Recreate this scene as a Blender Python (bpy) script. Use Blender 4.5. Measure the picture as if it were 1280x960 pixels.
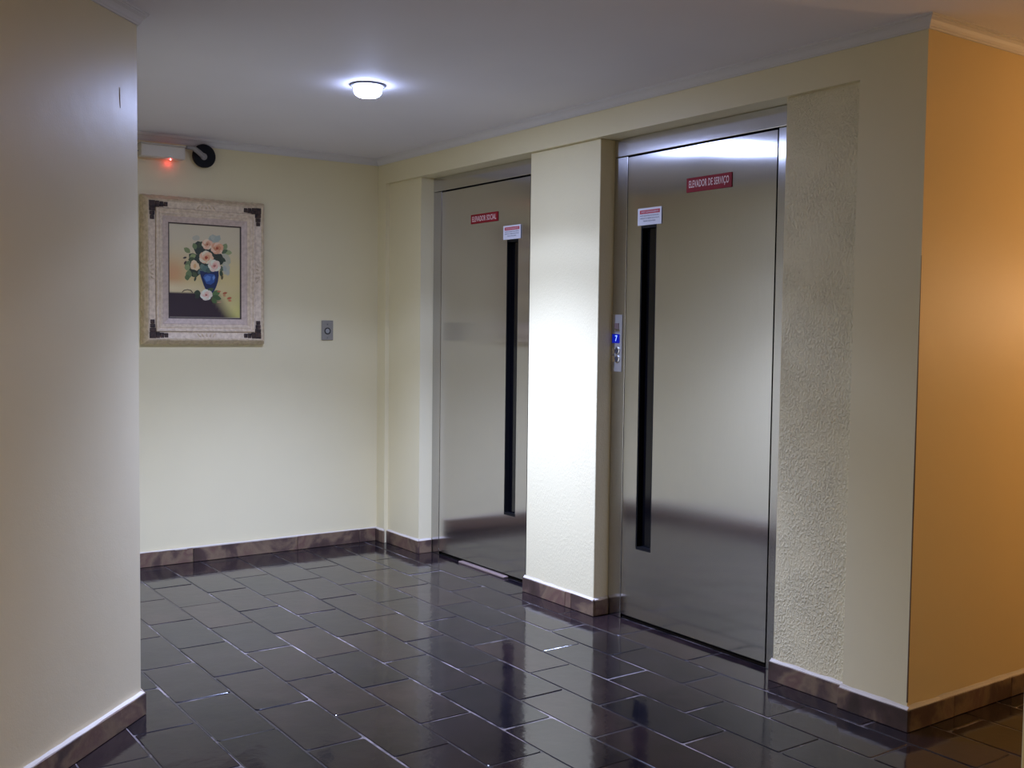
import bpy, bmesh, math, random
from mathutils import Vector, Matrix

# ------------------------------------------------------------------ clear
for o in list(bpy.data.objects):
    bpy.data.objects.remove(o)
S = bpy.context.scene
C = S.collection
random.seed(7)

# ------------------------------------------------------------------ camera
cam_d = bpy.data.cameras.new('camera')
cam = bpy.data.objects.new('camera', cam_d)
C.objects.link(cam)
cam_d.sensor_width = 36.0
cam_d.lens = 1324.02 / 1280.0 * 36.0
cam_d.clip_start = 0.02
YAW, PITCH, ROLL = 0.9567, -0.05237, 0.01209
CAM = Vector((5.7154, -3.0286, 1.3009))
fw = Vector((-math.sin(YAW) * math.cos(PITCH), math.cos(YAW) * math.cos(PITCH), math.sin(PITCH)))
rt = Vector((math.cos(YAW), math.sin(YAW), 0))
up = rt.cross(fw)
r2 = math.cos(ROLL) * rt + math.sin(ROLL) * up
u2 = -math.sin(ROLL) * rt + math.cos(ROLL) * up
m = Matrix((r2, u2, -fw)).transposed().to_4x4()
m.translation = CAM
cam.matrix_world = m
S.camera = cam

# ------------------------------------------------------------------ world, exposure
w = bpy.data.worlds.new('world')
S.world = w
w.use_nodes = True
w.node_tree.nodes['Background'].inputs[0].default_value = (0.5, 0.45, 0.4, 1)
w.node_tree.nodes['Background'].inputs[1].default_value = 0.05
S.view_settings.view_transform = 'Standard'
S.view_settings.look = 'None'
S.view_settings.gamma = 1.0
S.view_settings.use_curve_mapping = False
S.view_settings.exposure = 0.4

# lamp strengths (watts), colours and beam
HALL_W, HALL_COL, HALL_CONE, HALL_BLEND = 26.0, (0.475, 0.575, 1.0), 136.0, 0.2
HALL_CORE, HALL_CORE_CONE = 465.0, 116.0
HALL_GLOW = 930.0
FILL_W, FILL_GLOW, FILL_COL = 38.0, 40.0, (1.0, 0.80, 0.54)  # unseen lamp, added as fill for the hall
WARM_W, WARM_COL = 14.0, (1.0, 0.62, 0.33)
WARM_GLOW = 3.0

# ------------------------------------------------------------------ room measures
HB, ZC, ZT = 2.15, 2.2637, 2.302         # header underside, cornice underside, ceiling
XF = 3.684                               # outer corner of the lift wall
REC = 0.0258                             # recess of the panels
YF = 0.109                               # plane of the door frames
XA, XB, XCc, XD, XE, XP = 0.468, 1.520, 2.046, 3.098, 3.430, 0.098
EX, EY = 2.168, -2.028                   # edge of the slanting wall
PX, PY = 4.668, -1.102                   # corner of the near right pier
XMAX, YMIN, YMAX = 7.2, -4.7, 3.2

def lin(r, g=None, b=None):
    if g is None:
        h = r.lstrip('#'); r, g, b = [int(h[i:i+2], 16) / 255 for i in (0, 2, 4)]
    f = lambda c: c / 12.92 if c <= 0.04045 else ((c + 0.055) / 1.055) ** 2.4
    return (f(r), f(g), f(b), 1)

# ------------------------------------------------------------------ materials
def mat(name):
    M = bpy.data.materials.new(name); M.use_nodes = True
    nt = M.node_tree
    return M, nt, nt.nodes['Principled BSDF']

def N(nt, kind, **kw):
    n = nt.nodes.new(kind)
    for k, v in kw.items():
        if k in n.inputs: n.inputs[k].default_value = v
        else: setattr(n, k, v)
    return n

def plain(name, col, rough=0.5, metal=0.0, spec=0.5, emit=None, es=0.0):
    M, nt, b = mat(name)
    b.inputs['Base Color'].default_value = col if len(col) == 4 else (*col, 1)
    b.inputs['Roughness'].default_value = rough
    b.inputs['Metallic'].default_value = metal
    b.inputs['Specular IOR Level'].default_value = spec
    if emit:
        b.inputs['Emission Color'].default_value = (*emit, 1)
        b.inputs['Emission Strength'].default_value = es
    return M

def paint(name, col, rough, noise_scale=180, bump=0.05, var=0.04, spec=0.5, dist=0.002):
    M, nt, b = mat(name)
    co = N(nt, 'ShaderNodeTexCoord')
    n1 = N(nt, 'ShaderNodeTexNoise', Scale=2.2, Detail=5.0)
    nt.links.new(co.outputs['Object'], n1.inputs['Vector'])
    mr = N(nt, 'ShaderNodeMapRange')
    mr.inputs[3].default_value = 1 - var; mr.inputs[4].default_value = 1 + var
    nt.links.new(n1.outputs['Fac'], mr.inputs[0])
    mx = N(nt, 'ShaderNodeMixRGB', blend_type='MULTIPLY'); mx.inputs[0].default_value = 1
    mx.inputs[1].default_value = col
    nt.links.new(mr.outputs[0], mx.inputs[2])
    nt.links.new(mx.outputs[0], b.inputs['Base Color'])
    n2 = N(nt, 'ShaderNodeTexNoise', Scale=noise_scale, Detail=3.0)
    nt.links.new(co.outputs['Object'], n2.inputs['Vector'])
    n3 = N(nt, 'ShaderNodeTexNoise', Scale=9.0, Detail=3.0)
    nt.links.new(co.outputs['Object'], n3.inputs['Vector'])
    ad = N(nt, 'ShaderNodeMath', operation='MULTIPLY_ADD'); ad.inputs[1].default_value = 4.0
    nt.links.new(n3.outputs['Fac'], ad.inputs[0]); nt.links.new(n2.outputs['Fac'], ad.inputs[2])
    bp = N(nt, 'ShaderNodeBump', Strength=bump, Distance=dist)
    nt.links.new(ad.outputs[0], bp.inputs['Height'])
    nt.links.new(bp.outputs[0], b.inputs['Normal'])
    b.inputs['Roughness'].default_value = rough
    b.inputs['Specular IOR Level'].default_value = spec
    return M

CREAM = (0.80, 0.71, 0.44, 1)
M_wall = paint('cream_wall_paint', CREAM, 0.45, bump=0.12)
M_wall_l = paint('cream_satin_paint', (0.80, 0.71, 0.47, 1), 0.36, bump=0.12)
M_orange = paint('ochre_wall_paint', (0.78, 0.61, 0.31, 1), 0.48, bump=0.15)
M_ceil = paint('white_ceiling_paint', (0.80, 0.77, 0.79, 1), 0.7, bump=0.1)
M_trim = paint('white_plaster_moulding', (0.68, 0.65, 0.62, 1), 0.5, bump=0.1)
M_mortar = paint('white_mortar', (0.58, 0.52, 0.43, 1), 0.7, noise_scale=60, bump=0.5)

def textured_plaster(name, strength, scale):
    M, nt, b = mat(name)
    co = N(nt, 'ShaderNodeTexCoord')
    mp = N(nt, 'ShaderNodeMapping'); mp.inputs['Scale'].default_value = (1, 1, 0.62)
    nt.links.new(co.outputs['Object'], mp.inputs['Vector'])
    n1 = N(nt, 'ShaderNodeTexNoise', Scale=scale, Detail=3.0, Distortion=0.6)
    nt.links.new(mp.outputs[0], n1.inputs['Vector'])
    r1 = N(nt, 'ShaderNodeValToRGB')
    r1.color_ramp.elements[0].position = 0.46; r1.color_ramp.elements[1].position = 0.62
    nt.links.new(n1.outputs['Fac'], r1.inputs[0])
    n2 = N(nt, 'ShaderNodeTexNoise', Scale=6.0, Detail=2.0)
    nt.links.new(co.outputs['Object'], n2.inputs['Vector'])
    r2_ = N(nt, 'ShaderNodeValToRGB')
    r2_.color_ramp.elements[0].position = 0.36; r2_.color_ramp.elements[0].color = (.35, .35, .35, 1)
    r2_.color_ramp.elements[1].position = 0.62
    nt.links.new(n2.outputs['Fac'], r2_.inputs[0])
    mu = N(nt, 'ShaderNodeMath', operation='MULTIPLY')
    nt.links.new(r1.outputs[0], mu.inputs[0]); nt.links.new(r2_.outputs[0], mu.inputs[1])
    bp = N(nt, 'ShaderNodeBump', Strength=strength, Distance=0.004)
    nt.links.new(mu.outputs[0], bp.inputs['Height'])
    nt.links.new(bp.outputs[0], b.inputs['Normal'])
    b.inputs['Base Color'].default_value = CREAM
    b.inputs['Roughness'].default_value = 0.5
    return M
M_rough = textured_plaster('rough_cast_plaster', 0.8, 150.0)
M_rough_s = textured_plaster('worn_rough_cast_plaster', 0.16, 120.0)

def steel(name, col, rough, aniso, scratch=0.0):
    M, nt, b = mat(name)
    uv = N(nt, 'ShaderNodeUVMap', uv_map='UVMap')
    tg = N(nt, 'ShaderNodeTangent', direction_type='UV_MAP', uv_map='UVMap')
    nt.links.new(tg.outputs[0], b.inputs['Tangent'])
    mp = N(nt, 'ShaderNodeMapping'); mp.inputs['Scale'].default_value = (900, 6, 1)
    nt.links.new(uv.outputs[0], mp.inputs['Vector'])
    n = N(nt, 'ShaderNodeTexNoise', Scale=1.0, Detail=2.0)
    nt.links.new(mp.outputs[0], n.inputs['Vector'])
    mr = N(nt, 'ShaderNodeMapRange'); mr.inputs[3].default_value = 0.93; mr.inputs[4].default_value = 1.05
    nt.links.new(n.outputs['Fac'], mr.inputs[0])
    mx = N(nt, 'ShaderNodeMixRGB', blend_type='MULTIPLY'); mx.inputs[0].default_value = 1
    mx.inputs[1].default_value = col; nt.links.new(mr.outputs[0], mx.inputs[2])
    nt.links.new(mx.outputs[0], b.inputs['Base Color'])
    b.inputs['Metallic'].default_value = 1.0
    b.inputs['Roughness'].default_value = rough
    b.inputs['Anisotropic'].default_value = aniso
    return M
M_steel = steel('brushed_steel', (0.61, 0.60, 0.605, 1), 0.135, 0.98)
M_steel_f = steel('brushed_steel_frame', (0.52, 0.51, 0.51, 1), 0.20, 0.92)
M_steel_p = plain('satin_steel', (0.55, 0.55, 0.56), 0.32, 1.0)
M_chrome = plain('polished_steel', (0.8, 0.8, 0.82), 0.12, 1.0)
M_black = plain('black_plastic', (0.004, 0.004, 0.005), 0.45, spec=.2)
M_bglass = plain('dark_glass', (0.002, 0.002, 0.003), 0.08)
M_gap = plain('dark_gap', (0.008, 0.007, 0.007), 0.9)

def slate():
    M, nt, b = mat('polished_slate')
    co = N(nt, 'ShaderNodeTexCoord'); oi = N(nt, 'ShaderNodeObjectInfo')
    ad = N(nt, 'ShaderNodeVectorMath', operation='ADD')
    sc = N(nt, 'ShaderNodeVectorMath', operation='SCALE'); sc.inputs['Scale'].default_value = 37.0
    cmb = N(nt, 'ShaderNodeCombineXYZ')
    for k in range(3): nt.links.new(oi.outputs['Random'], cmb.inputs[k])
    nt.links.new(cmb.outputs[0], sc.inputs[0])
    nt.links.new(co.outputs['Object'], ad.inputs[0]); nt.links.new(sc.outputs[0], ad.inputs[1])
    n = N(nt, 'ShaderNodeTexNoise', Scale=7.0, Detail=6.0, Roughness=0.6)
    nt.links.new(ad.outputs[0], n.inputs['Vector'])
    rp = N(nt, 'ShaderNodeValToRGB')
    e = rp.color_ramp.elements
    e[0].position = 0.3; e[0].color = (0.005, 0.005, 0.0068, 1)
    e[1].position = 0.75; e[1].color = (0.016, 0.0125, 0.013, 1)
    nt.links.new(n.outputs['Fac'], rp.inputs[0])
    rp2 = N(nt, 'ShaderNodeValToRGB')
    e = rp2.color_ramp.elements
    e[0].position = 0.0; e[0].color = (0.70, 0.76, 0.98, 1)
    e[1].position = 1.0; e[1].color = (1.8, 1.3, 1.2, 1)
    nt.links.new(oi.outputs['Random'], rp2.inputs[0])
    mx = N(nt, 'ShaderNodeMixRGB', blend_type='MULTIPLY'); mx.inputs[0].default_value = 1
    nt.links.new(rp.outputs[0], mx.inputs[1]); nt.links.new(rp2.outputs[0], mx.inputs[2])
    nt.links.new(mx.outputs[0], b.inputs['Base Color'])
    # slow undulation of the hand-split stone plus fine pitting
    n2 = N(nt, 'ShaderNodeTexNoise', Scale=11.0, Detail=3.0, Roughness=0.55)
    nt.links.new(ad.outputs[0], n2.inputs['Vector'])
    bp = N(nt, 'ShaderNodeBump', Strength=0.22, Distance=0.004)
    nt.links.new(n2.outputs['Fac'], bp.inputs['Height'])
    n3 = N(nt, 'ShaderNodeTexNoise', Scale=160.0, Detail=2.0)
    nt.links.new(ad.outputs[0], n3.inputs['Vector'])
    bp2 = N(nt, 'ShaderNodeBump', Strength=0.02, Distance=0.001)
    nt.links.new(n3.outputs['Fac'], bp2.inputs['Height'])
    nt.links.new(bp.outputs[0], bp2.inputs['Normal'])
    nt.links.new(bp2.outputs[0], b.inputs['Normal'])
    mr = N(nt, 'ShaderNodeMapRange'); mr.inputs[3].default_value = 0.05; mr.inputs[4].default_value = 0.14
    nt.links.new(n.outputs['Fac'], mr.inputs[0])
    nt.links.new(mr.outputs[0], b.inputs['Roughness'])
    b.inputs['IOR'].default_value = 1.52
    return M
M_slate = slate()
def grout():
    M, nt, b = mat('waxed_grout')
    co = N(nt, 'ShaderNodeTexCoord')
    n = N(nt, 'ShaderNodeTexNoise', Scale=3.2, Detail=6.0, Roughness=0.65)
    nt.links.new(co.outputs['Object'], n.inputs['Vector'])
    rp = N(nt, 'ShaderNodeValToRGB'); e = rp.color_ramp.elements
    e[0].position = 0.50; e[0].color = (0.03, 0.025, 0.028, 1)
    e[1].position = 0.70; e[1].color = (0.34, 0.29, 0.28, 1)
    nt.links.new(n.outputs['Fac'], rp.inputs[0]); nt.links.new(rp.outputs[0], b.inputs['Base Color'])
    n2 = N(nt, 'ShaderNodeTexNoise', Scale=60.0, Detail=3.0); nt.links.new(co.outputs['Object'], n2.inputs['Vector'])
    bp = N(nt, 'ShaderNodeBump', Strength=0.4, Distance=0.002)
    nt.links.new(n2.outputs['Fac'], bp.inputs['Height']); nt.links.new(bp.outputs[0], b.inputs['Normal'])
    b.inputs['Roughness'].default_value = 0.22
    return M
M_grout = grout()

def stone():
    M, nt, b = mat('skirting_stone')
    co = N(nt, 'ShaderNodeTexCoord'); oi = N(nt, 'ShaderNodeObjectInfo')
    cmb = N(nt, 'ShaderNodeCombineXYZ')
    for k in range(3): nt.links.new(oi.outputs['Random'], cmb.inputs[k])
    sc = N(nt, 'ShaderNodeVectorMath', operation='SCALE'); sc.inputs['Scale'].default_value = 51.0
    nt.links.new(cmb.outputs[0], sc.inputs[0])
    ad = N(nt, 'ShaderNodeVectorMath', operation='ADD')
    nt.links.new(co.outputs['Object'], ad.inputs[0]); nt.links.new(sc.outputs[0], ad.inputs[1])
    n = N(nt, 'ShaderNodeTexNoise', Scale=4.6, Detail=5.0, Roughness=0.55, Distortion=0.5)
    nt.links.new(ad.outputs[0], n.inputs['Vector'])
    rp = N(nt, 'ShaderNodeValToRGB')
    e = rp.color_ramp.elements
    e[0].position = 0.32; e[0].color = (0.050, 0.031, 0.022, 1)
    e[1].position = 0.72; e[1].color = (0.30, 0.215, 0.12, 1)
    for pos, c in ((0.44, (0.085, 0.050, 0.040, 1)), (0.52, (0.20, 0.135, 0.08, 1)), (0.60, (0.14, 0.075, 0.055, 1))):
        q = e.new(pos); q.color = c
    nt.links.new(n.outputs['Fac'], rp.inputs[0])
    nt.links.new(rp.outputs[0], b.inputs['Base Color'])
    n2 = N(nt, 'ShaderNodeTexNoise', Scale=45.0, Detail=4.0)
    nt.links.new(ad.outputs[0], n2.inputs['Vector'])
    bp = N(nt, 'ShaderNodeBump', Strength=0.35, Distance=0.003)
    nt.links.new(n2.outputs['Fac'], bp.inputs['Height']); nt.links.new(bp.outputs[0], b.inputs['Normal'])
    b.inputs['Roughness'].default_value = 0.42
    return M
M_stone = stone()

# ------------------------------------------------------------------ mesh helpers
def link(name, me, material=None, parent=None):
    o = bpy.data.objects.new(name, me)
    C.objects.link(o)
    if material is not None:
        for x in (material if isinstance(material, (list, tuple)) else [material]): me.materials.append(x)
    if parent is not None: o.parent = parent
    return o

def obj(name, bm, material, parent=None, smooth=False):
    bmesh.ops.recalc_face_normals(bm, faces=bm.faces)
    me = bpy.data.meshes.new(name)
    bm.to_mesh(me); bm.free()
    if smooth:
        for p in me.polygons: p.use_smooth = True
    return link(name, me, material, parent)

def empty(name, loc=(0, 0, 0)):
    o = bpy.data.objects.new(name, None); C.objects.link(o); o.location = loc
    o.empty_display_size = 0.05
    return o

def tag(o, label, cat, group=None, kind=None):
    o['label'] = label; o['category'] = cat
    if group: o['group'] = group
    if kind: o['kind'] = kind
    return o

def struct(o, label, cat): return tag(o, label, cat, kind='structure')

def box(bm, x0, x1, y0, y1, z0, z1, bev=0.0, seg=1):
    vs = [bm.verts.new(p) for p in ((x0,y0,z0),(x1,y0,z0),(x1,y1,z0),(x0,y1,z0),(x0,y0,z1),(x1,y0,z1),(x1,y1,z1),(x0,y1,z1))]
    fs = [bm.faces.new([vs[i] for i in f]) for f in ((3,2,1,0),(4,5,6,7),(0,1,5,4),(1,2,6,5),(2,3,7,6),(3,0,4,7))]
    if bev > 0:
        es = list({e for f in fs for e in f.edges})
        bmesh.ops.bevel(bm, geom=es, offset=bev, segments=seg, profile=0.5, affect='EDGES')

def prism(bm, pts, z0, z1):
    a = [bm.verts.new((x, y, z0)) for x, y in pts]; b = [bm.verts.new((x, y, z1)) for x, y in pts]
    bm.faces.new(a[::-1]); bm.faces.new(b)
    n = len(pts)
    for i in range(n): bm.faces.new((a[i], a[(i+1) % n], b[(i+1) % n], b[i]))

def loft(bm, rings, closed_ring=True, caps=True, closed_path=False):
    V = [[bm.verts.new(p) for p in r] for r in rings]
    n = len(V[0]); k = len(V)
    for i in range(k if closed_path else k - 1):
        A, B = V[i], V[(i + 1) % k]
        for j in range(n if closed_ring else n - 1):
            bm.faces.new((A[j], A[(j+1) % n], B[(j+1) % n], B[j]))
    if caps and closed_ring and not closed_path:
        bm.faces.new(V[0][::-1]); bm.faces.new(V[-1])

def ring(c, ax, r, n, ry=None, ph=0.0):
    """n points of a circle of radius r about axis ax ('x','y','z') at c"""
    ry = r if ry is None else ry
    out = []
    for i in range(n):
        a = ph + 2 * math.pi * i / n; u, v = r * math.cos(a), ry * math.sin(a)
        out.append({'x': (c[0], c[1] + u, c[2] + v), 'y': (c[0] + u, c[1], c[2] + v), 'z': (c[0] + u, c[1] + v, c[2])}[ax])
    return out

def tube(bm, pts, r, n=8):
    rings = []
    for i, p in enumerate(pts):
        p = Vector(p)
        d = (Vector(pts[min(i+1, len(pts)-1)]) - Vector(pts[max(i-1, 0)])).normalized()
        a = d.orthogonal().normalized(); b = d.cross(a)
        rr = r[i] if isinstance(r, (list, tuple)) else r
        rings.append([p + rr * (math.cos(2*math.pi*k/n) * a + math.sin(2*math.pi*k/n) * b) for k in range(n)])
    loft(bm, rings)

def sweep(bm, path, prof, closed=False):
    """path: (x,y) points with the room on the LEFT; prof: (out, z) outline, mitred at corners"""
    P = [Vector((x, y)) for x, y in path]; n = len(P); rings = []
    for i in range(n):
        a = P[i] - P[i-1] if (i > 0 or closed) else P[1] - P[0]
        b = P[(i+1) % n] - P[i] if (i < n - 1 or closed) else P[-1] - P[-2]
        a, b = a.normalized(), b.normalized()
        na, nb = Vector((-a.y, a.x)), Vector((-b.y, b.x))
        mt = (na + nb).normalized(); mt = mt / max(0.2, mt.dot(na))
        rings.append([(P[i].x + mt.x * o, P[i].y + mt.y * o, z) for o, z in prof])
    loft(bm, rings, closed_path=closed)

def plan_uv(o, axis='xz'):
    me = o.data; uv = me.uv_layers.new(name='UVMap')
    for l in me.loops:
        v = me.vertices[l.vertex_index].co
        uv.data[l.index].uv = (v.x, v.z)

# ------------------------------------------------------------------ floor: grout bed and slate tiles
bm = bmesh.new(); box(bm, -0.15, XMAX + 0.1, YMIN - 0.1, YMAX + 0.1, -0.10, -0.0028)
floor = struct(obj('floor', bm, M_grout), 'polished dark slate tile floor laid in running bond', 'floor')

PITCH_Y, PITCH_X = 0.2017, 0.4077
def tile_bm(bm, cx, cy, w, h, rnd):
    """one slate slab: outline with slightly wavy edges and clipped corners, chamfered down to the bed"""
    c = rnd.uniform(0.004, 0.013)
    def j(a=0.0013): return rnd.uniform(-a, a)
    x0, x1, y0, y1 = -w/2, w/2, -h/2, h/2
    pts = [(x0 + c, y0), (x0 + w*.35, y0 + j()), (x0 + w*.68, y0 + j()), (x1 - c, y0), (x1 - c*.3, y0 + c*.3), (x1, y0 + c),
           (x1 + j(), 0), (x1, y1 - c), (x1 - c*.3, y1 - c*.3), (x1 - c, y1), (x0 + w*.66, y1 + j()), (x0 + w*.3, y1 + j()),
           (x0 + c, y1), (x0 + c*.3, y1 - c*.3), (x0, y1 - c), (x0 + j(), 0), (x0, y0 + c), (x0 + c*.3, y0 + c*.3)]
    tx, ty, dz = rnd.uniform(-.0022, .0022), rnd.uniform(-.003, .003), rnd.uniform(-.0008, .0004)
    zt = lambda x, y: min(0.0, dz + tx * x + ty * y - 0.0006)
    sh = lambda s, p: (p[0] - math.copysign(s, p[0]) * (abs(p[0]) > w*.4), p[1] - math.copysign(s, p[1]) * (abs(p[1]) > h*.3))
    top = [bm.verts.new((cx + sh(.0035, p)[0], cy + sh(.0035, p)[1], zt(*p))) for p in pts]
    mid = [bm.verts.new((cx + sh(.0012, p)[0], cy + sh(.0012, p)[1], zt(*p) - .0012)) for p in pts]
    bot = [bm.verts.new((cx + p[0], cy + p[1], -.012)) for p in pts]
    bm.faces.new(top)
    k = len(pts)
    for A, B in ((top, mid), (mid, bot)):
        for i in range(k): bm.faces.new((A[i], B[i], B[(i+1) % k], A[(i+1) % k]))

def in_room(x, y):
    if x < 0.0 and False: return False
    if y > 0.13 and not (XF - .2 < x < PX + .2): return False
    if x < EX and y < EY - .05: return False
    if x + y < EX + EY - .15 and y < EY: return False
    if x > PX + .2 and y > PY + .1: return False
    return True

tiles = []
for k in range(-17, 25):
    yc = -0.085 - PITCH_Y * k - PITCH_Y / 2
    base = 0.090 if k % 2 == 0 else 0.3075
    for q in range(-2, 19):
        xc = base + PITCH_X * q + PITCH_X / 2
        x0, x1 = xc - PITCH_X/2, xc + PITCH_X/2
        if x1 <= 0.03 or xc > XMAX or yc < YMIN or yc > YMAX: continue
        if not (in_room(xc, yc) or in_room(x0, yc) or in_room(x1, yc)): continue
        x0 = max(x0, 0.0)
        tiles.append(((x0 + x1) / 2, yc, x1 - x0))
def shown(t):
    d = Vector((t[0], t[1], 0)) - CAM; z = d.dot(fw)
    if z < 0.3: return (1, d.length)
    u = 640 + 1324 * d.dot(r2) / z; v = 480 - 1324 * d.dot(u2) / z
    return (0 if (-120 < u < 1400 and v < 1180) else 1, d.length)
tiles.sort(key=shown)
rnd = random.Random(11)
rest = bmesh.new()
for i, (x, y, wd) in enumerate(tiles):
    gx, gy = rnd.uniform(.0035, .0055), rnd.uniform(.0035, .0055)
    ox, oy = rnd.uniform(-.0035, .0035), rnd.uniform(-.001, .001)
    if i < 290:
        b = bmesh.new(); tile_bm(b, 0, 0, wd - gx, PITCH_Y - gy, rnd)
        t = obj('floor_tile', b, M_slate, floor); t.location = (x + ox, y + oy, 0)
    else:
        tile_bm(rest, x + ox, y + oy, wd - gx, PITCH_Y - gy, rnd)
if rest.verts:
    t = obj('outer_floor_tiles', rest, M_slate, floor); t['kind'] = 'stuff'
else: rest.free()

# ------------------------------------------------------------------ ceiling and walls
bm = bmesh.new(); box(bm, -0.15, XMAX + 0.1, YMIN - 0.1, YMAX + 0.1, ZT, ZT + 0.12)
struct(obj('ceiling', bm, M_ceil), 'flat white painted ceiling', 'ceiling')

bm = bmesh.new(); box(bm, -0.12, 0, EY - .12, 0.30, 0, ZT)
struct(obj('wall_back', bm, M_wall), 'cream painted wall behind the framed flower painting', 'wall')
bm = bmesh.new(); prism(bm, [(0, EY), (EX, EY), (EX - .05, EY - .12), (0, EY - .12)], 0, ZT)
struct(obj('wall_opposite', bm, M_wall), 'cream wall facing the lift doors, hidden past the slanting wall', 'wall')
bm = bmesh.new(); L = 2.60
prism(bm, [(EX, EY), (EX + L, EY - L), (EX + L - .085, EY - L - .085), (EX - .05, EY - .12)], 0, ZT)
wl = struct(obj('wall_left', bm, M_wall_l), 'satin cream slanting wall at the left, nearest the viewer', 'wall')
bm = bmesh.new(); prism(bm, [(EX + L, EY - L), (XMAX, EY - L), (XMAX, EY - L - .12), (EX + L - .085, EY - L - .085)], 0, ZT)
struct(obj('wall_near', bm, M_wall), 'cream wall behind the viewer', 'wall')
bm = bmesh.new(); box(bm, XMAX, XMAX + .12, EY - L - .12, PY, 0, ZT)
struct(obj('wall_entry', bm, M_wall), 'cream wall to the right of the viewer', 'wall')
bm = bmesh.new(); box(bm, PX, XMAX + .12, PY, YMAX, 0, ZT, 0.004)
struct(obj('wall_pier', bm, M_wall), 'cream pier whose edge cuts the lower right of the picture', 'wall')
bm = bmesh.new(); box(bm, XF - .12, PX, YMAX, YMAX + .12, 0, ZT)
struct(obj('wall_corridor_end', bm, M_orange), 'end wall of the lamplit side passage', 'wall')
bm = bmesh.new()   # a long hairline ridge left in the paint near the top of the slanting wall
s = math.sqrt(.5)
tube(bm, [(2.2432, -2.1030, 2.042), (2.2424, -2.1022, 2.010), (2.2404, -2.1002, 1.979)], [.0012, .0018, .0010], 6)
o = obj('paint_ridge', bm, M_trim, wl)

# orange side passage wall, its face at x = XF
bm = bmesh.new(); box(bm, XF - .20, XF, 0.26, YMAX, 0, ZT)
struct(obj('wall_corridor', bm, M_orange), 'ochre wall of the side passage under warm lamplight', 'wall')

# lift wall: header, pilasters and recessed bays
wr = bmesh.new()
DEP = 0.26
box(wr, XP, XE, 0.0, DEP, HB, ZT)                                     # header over both doors
box(wr, 0.0, XP, 0.0, DEP, 0, ZT)                                    # left pilaster
box(wr, XP, XA, REC, DEP, 0, HB)                                     # smooth recessed bay
wr_o = struct(obj('wall_right', wr, M_wall), 'cream wall holding the two steel lift doors', 'wall')
def rbox(name, x0, x1, y0, y1, z0, z1, m_, parent, bev):
    b = bmesh.new(); box(b, x0, x1, y0, y1, z0, z1, bev, 2); return obj(name, b, m_, parent)
rbox('textured_panel', XB, XCc, REC, DEP, 0, HB, M_rough_s, wr_o, 0.004)['label'] = 'rough-cast pier between the lift doors'
rbox('textured_panel', XD, XE, REC, DEP, 0, HB, M_rough, wr_o, 0.0)['label'] = 'rough-cast panel right of the service lift'
# right pilaster: the face towards the lifts is cream, its end face belongs to the passage and is ochre
b = bmesh.new(); prism(b, [(XE, 0), (XF, 0), (XF, DEP), (XE, DEP)], 0, ZT)
o = obj('corner_pilaster', b, [M_wall, M_orange], wr_o)
for p in o.data.polygons:
    if p.normal.x > 0.9: p.material_index = 1
b = bmesh.new()
tube(b, [(XF - .0004, .0004, z_) for z_ in (.095, .4, .8, 1.2, 1.55)], [.0028, .0020, .0026, .0017, .0008], 6)
obj('worn_edge', b, plain('bare_edge', (.16, .10, .06), .7), wr_o)
# blind shafts behind the doors so nothing shows through
bm = bmesh.new()
for a, c in ((XA, XB), (XCc, XD)): box(bm, a, c, DEP - .02, DEP, 0, HB)
obj('shaft_backing', bm, M_gap, wr_o)

# ------------------------------------------------------------------ cornice (crown moulding), mitred round the walls
hc = ZT - ZC
prof = [(0, ZC), (.007, ZC), (.009, ZC + .004), (.012, ZC + .006), (.016, ZC + .014), (.022, ZC + .022), (.029, ZC + .027),
        (.031, ZC + .028), (.032, ZC + .032), (.036, ZC + .033), (.037, ZT), (0, ZT)]
def cornice(name, path, label):
    b = bmesh.new(); sweep(b, path, prof); return struct(obj(name, b, M_trim), label, 'moulding')
# room kept on the left of the path
cornice('trim_1', [(PX - .001, YMAX), (XF, YMAX), (XF, 0), (0, 0), (0, EY), (EX, EY), (EX + L, EY - L), (XMAX, EY - L), (XMAX, PY), (PX, PY), (PX, YMAX)],
        'white plaster cornice running round the ceiling')

# ------------------------------------------------------------------ stone skirting
def skirting(name, p0, p1, joints, label, h=0.0713, th=0.0125, mit0=0.0, mit1=0.0, mortar=.012, seed=1):
    """stones in a row from p0 to p1 (room on the LEFT), cut at the given distances"""
    rn = random.Random(seed)
    a, b = Vector(p0), Vector(p1); d = (b - a); Ln = d.length; d.normalize(); nrm = Vector((-d.y, d.x))
    root = empty(name, (a.x, a.y, 0)); struct(root, label, 'skirting')
    cuts = [-mit0] + list(joints) + [Ln + mit1]
    for i in range(len(cuts) - 1):
        s0, s1 = cuts[i] + (.0012 if i else 0), cuts[i+1] - (.0012 if i < len(cuts) - 2 else 0)
        t = th + rn.uniform(-.0012, .0012); hh = h + rn.uniform(-.002, .002)
        bm_ = bmesh.new()
        box(bm_, 0, s1 - s0, 0.0004, t, 0.0002, hh, 0.0022, 2)
        o_ = obj('skirting_stone', bm_, M_stone, root)
        o_.location = (d.x * s0, d.y * s0, 0)
        o_.rotation_euler = (0, 0, math.atan2(d.y, d.x))
    # uneven fillet of mortar and paint along the top edge
    bm_ = bmesh.new(); rings = []; n = max(6, int(Ln / .05))
    for i in range(n + 1):
        s = -mit0 * .6 + (Ln + mit0 * .6 + mit1 * .6) * i / n
        q = th * .8 + rn.uniform(-.0025, .002); e = mortar * rn.uniform(.65, 1.1); lo = h - .003
        rings.append([(s, 0.0003, lo), (s, q, lo), (s, q, h + .0022), (s, q * .45, h + e * .55), (s, .0003, h + e)])
    loft(bm_, rings)
    o_ = obj('mortar_fillet', bm_, M_mortar, root); o_.rotation_euler = (0, 0, math.atan2(d.y, d.x))
    return root
T = 0.0125
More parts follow.
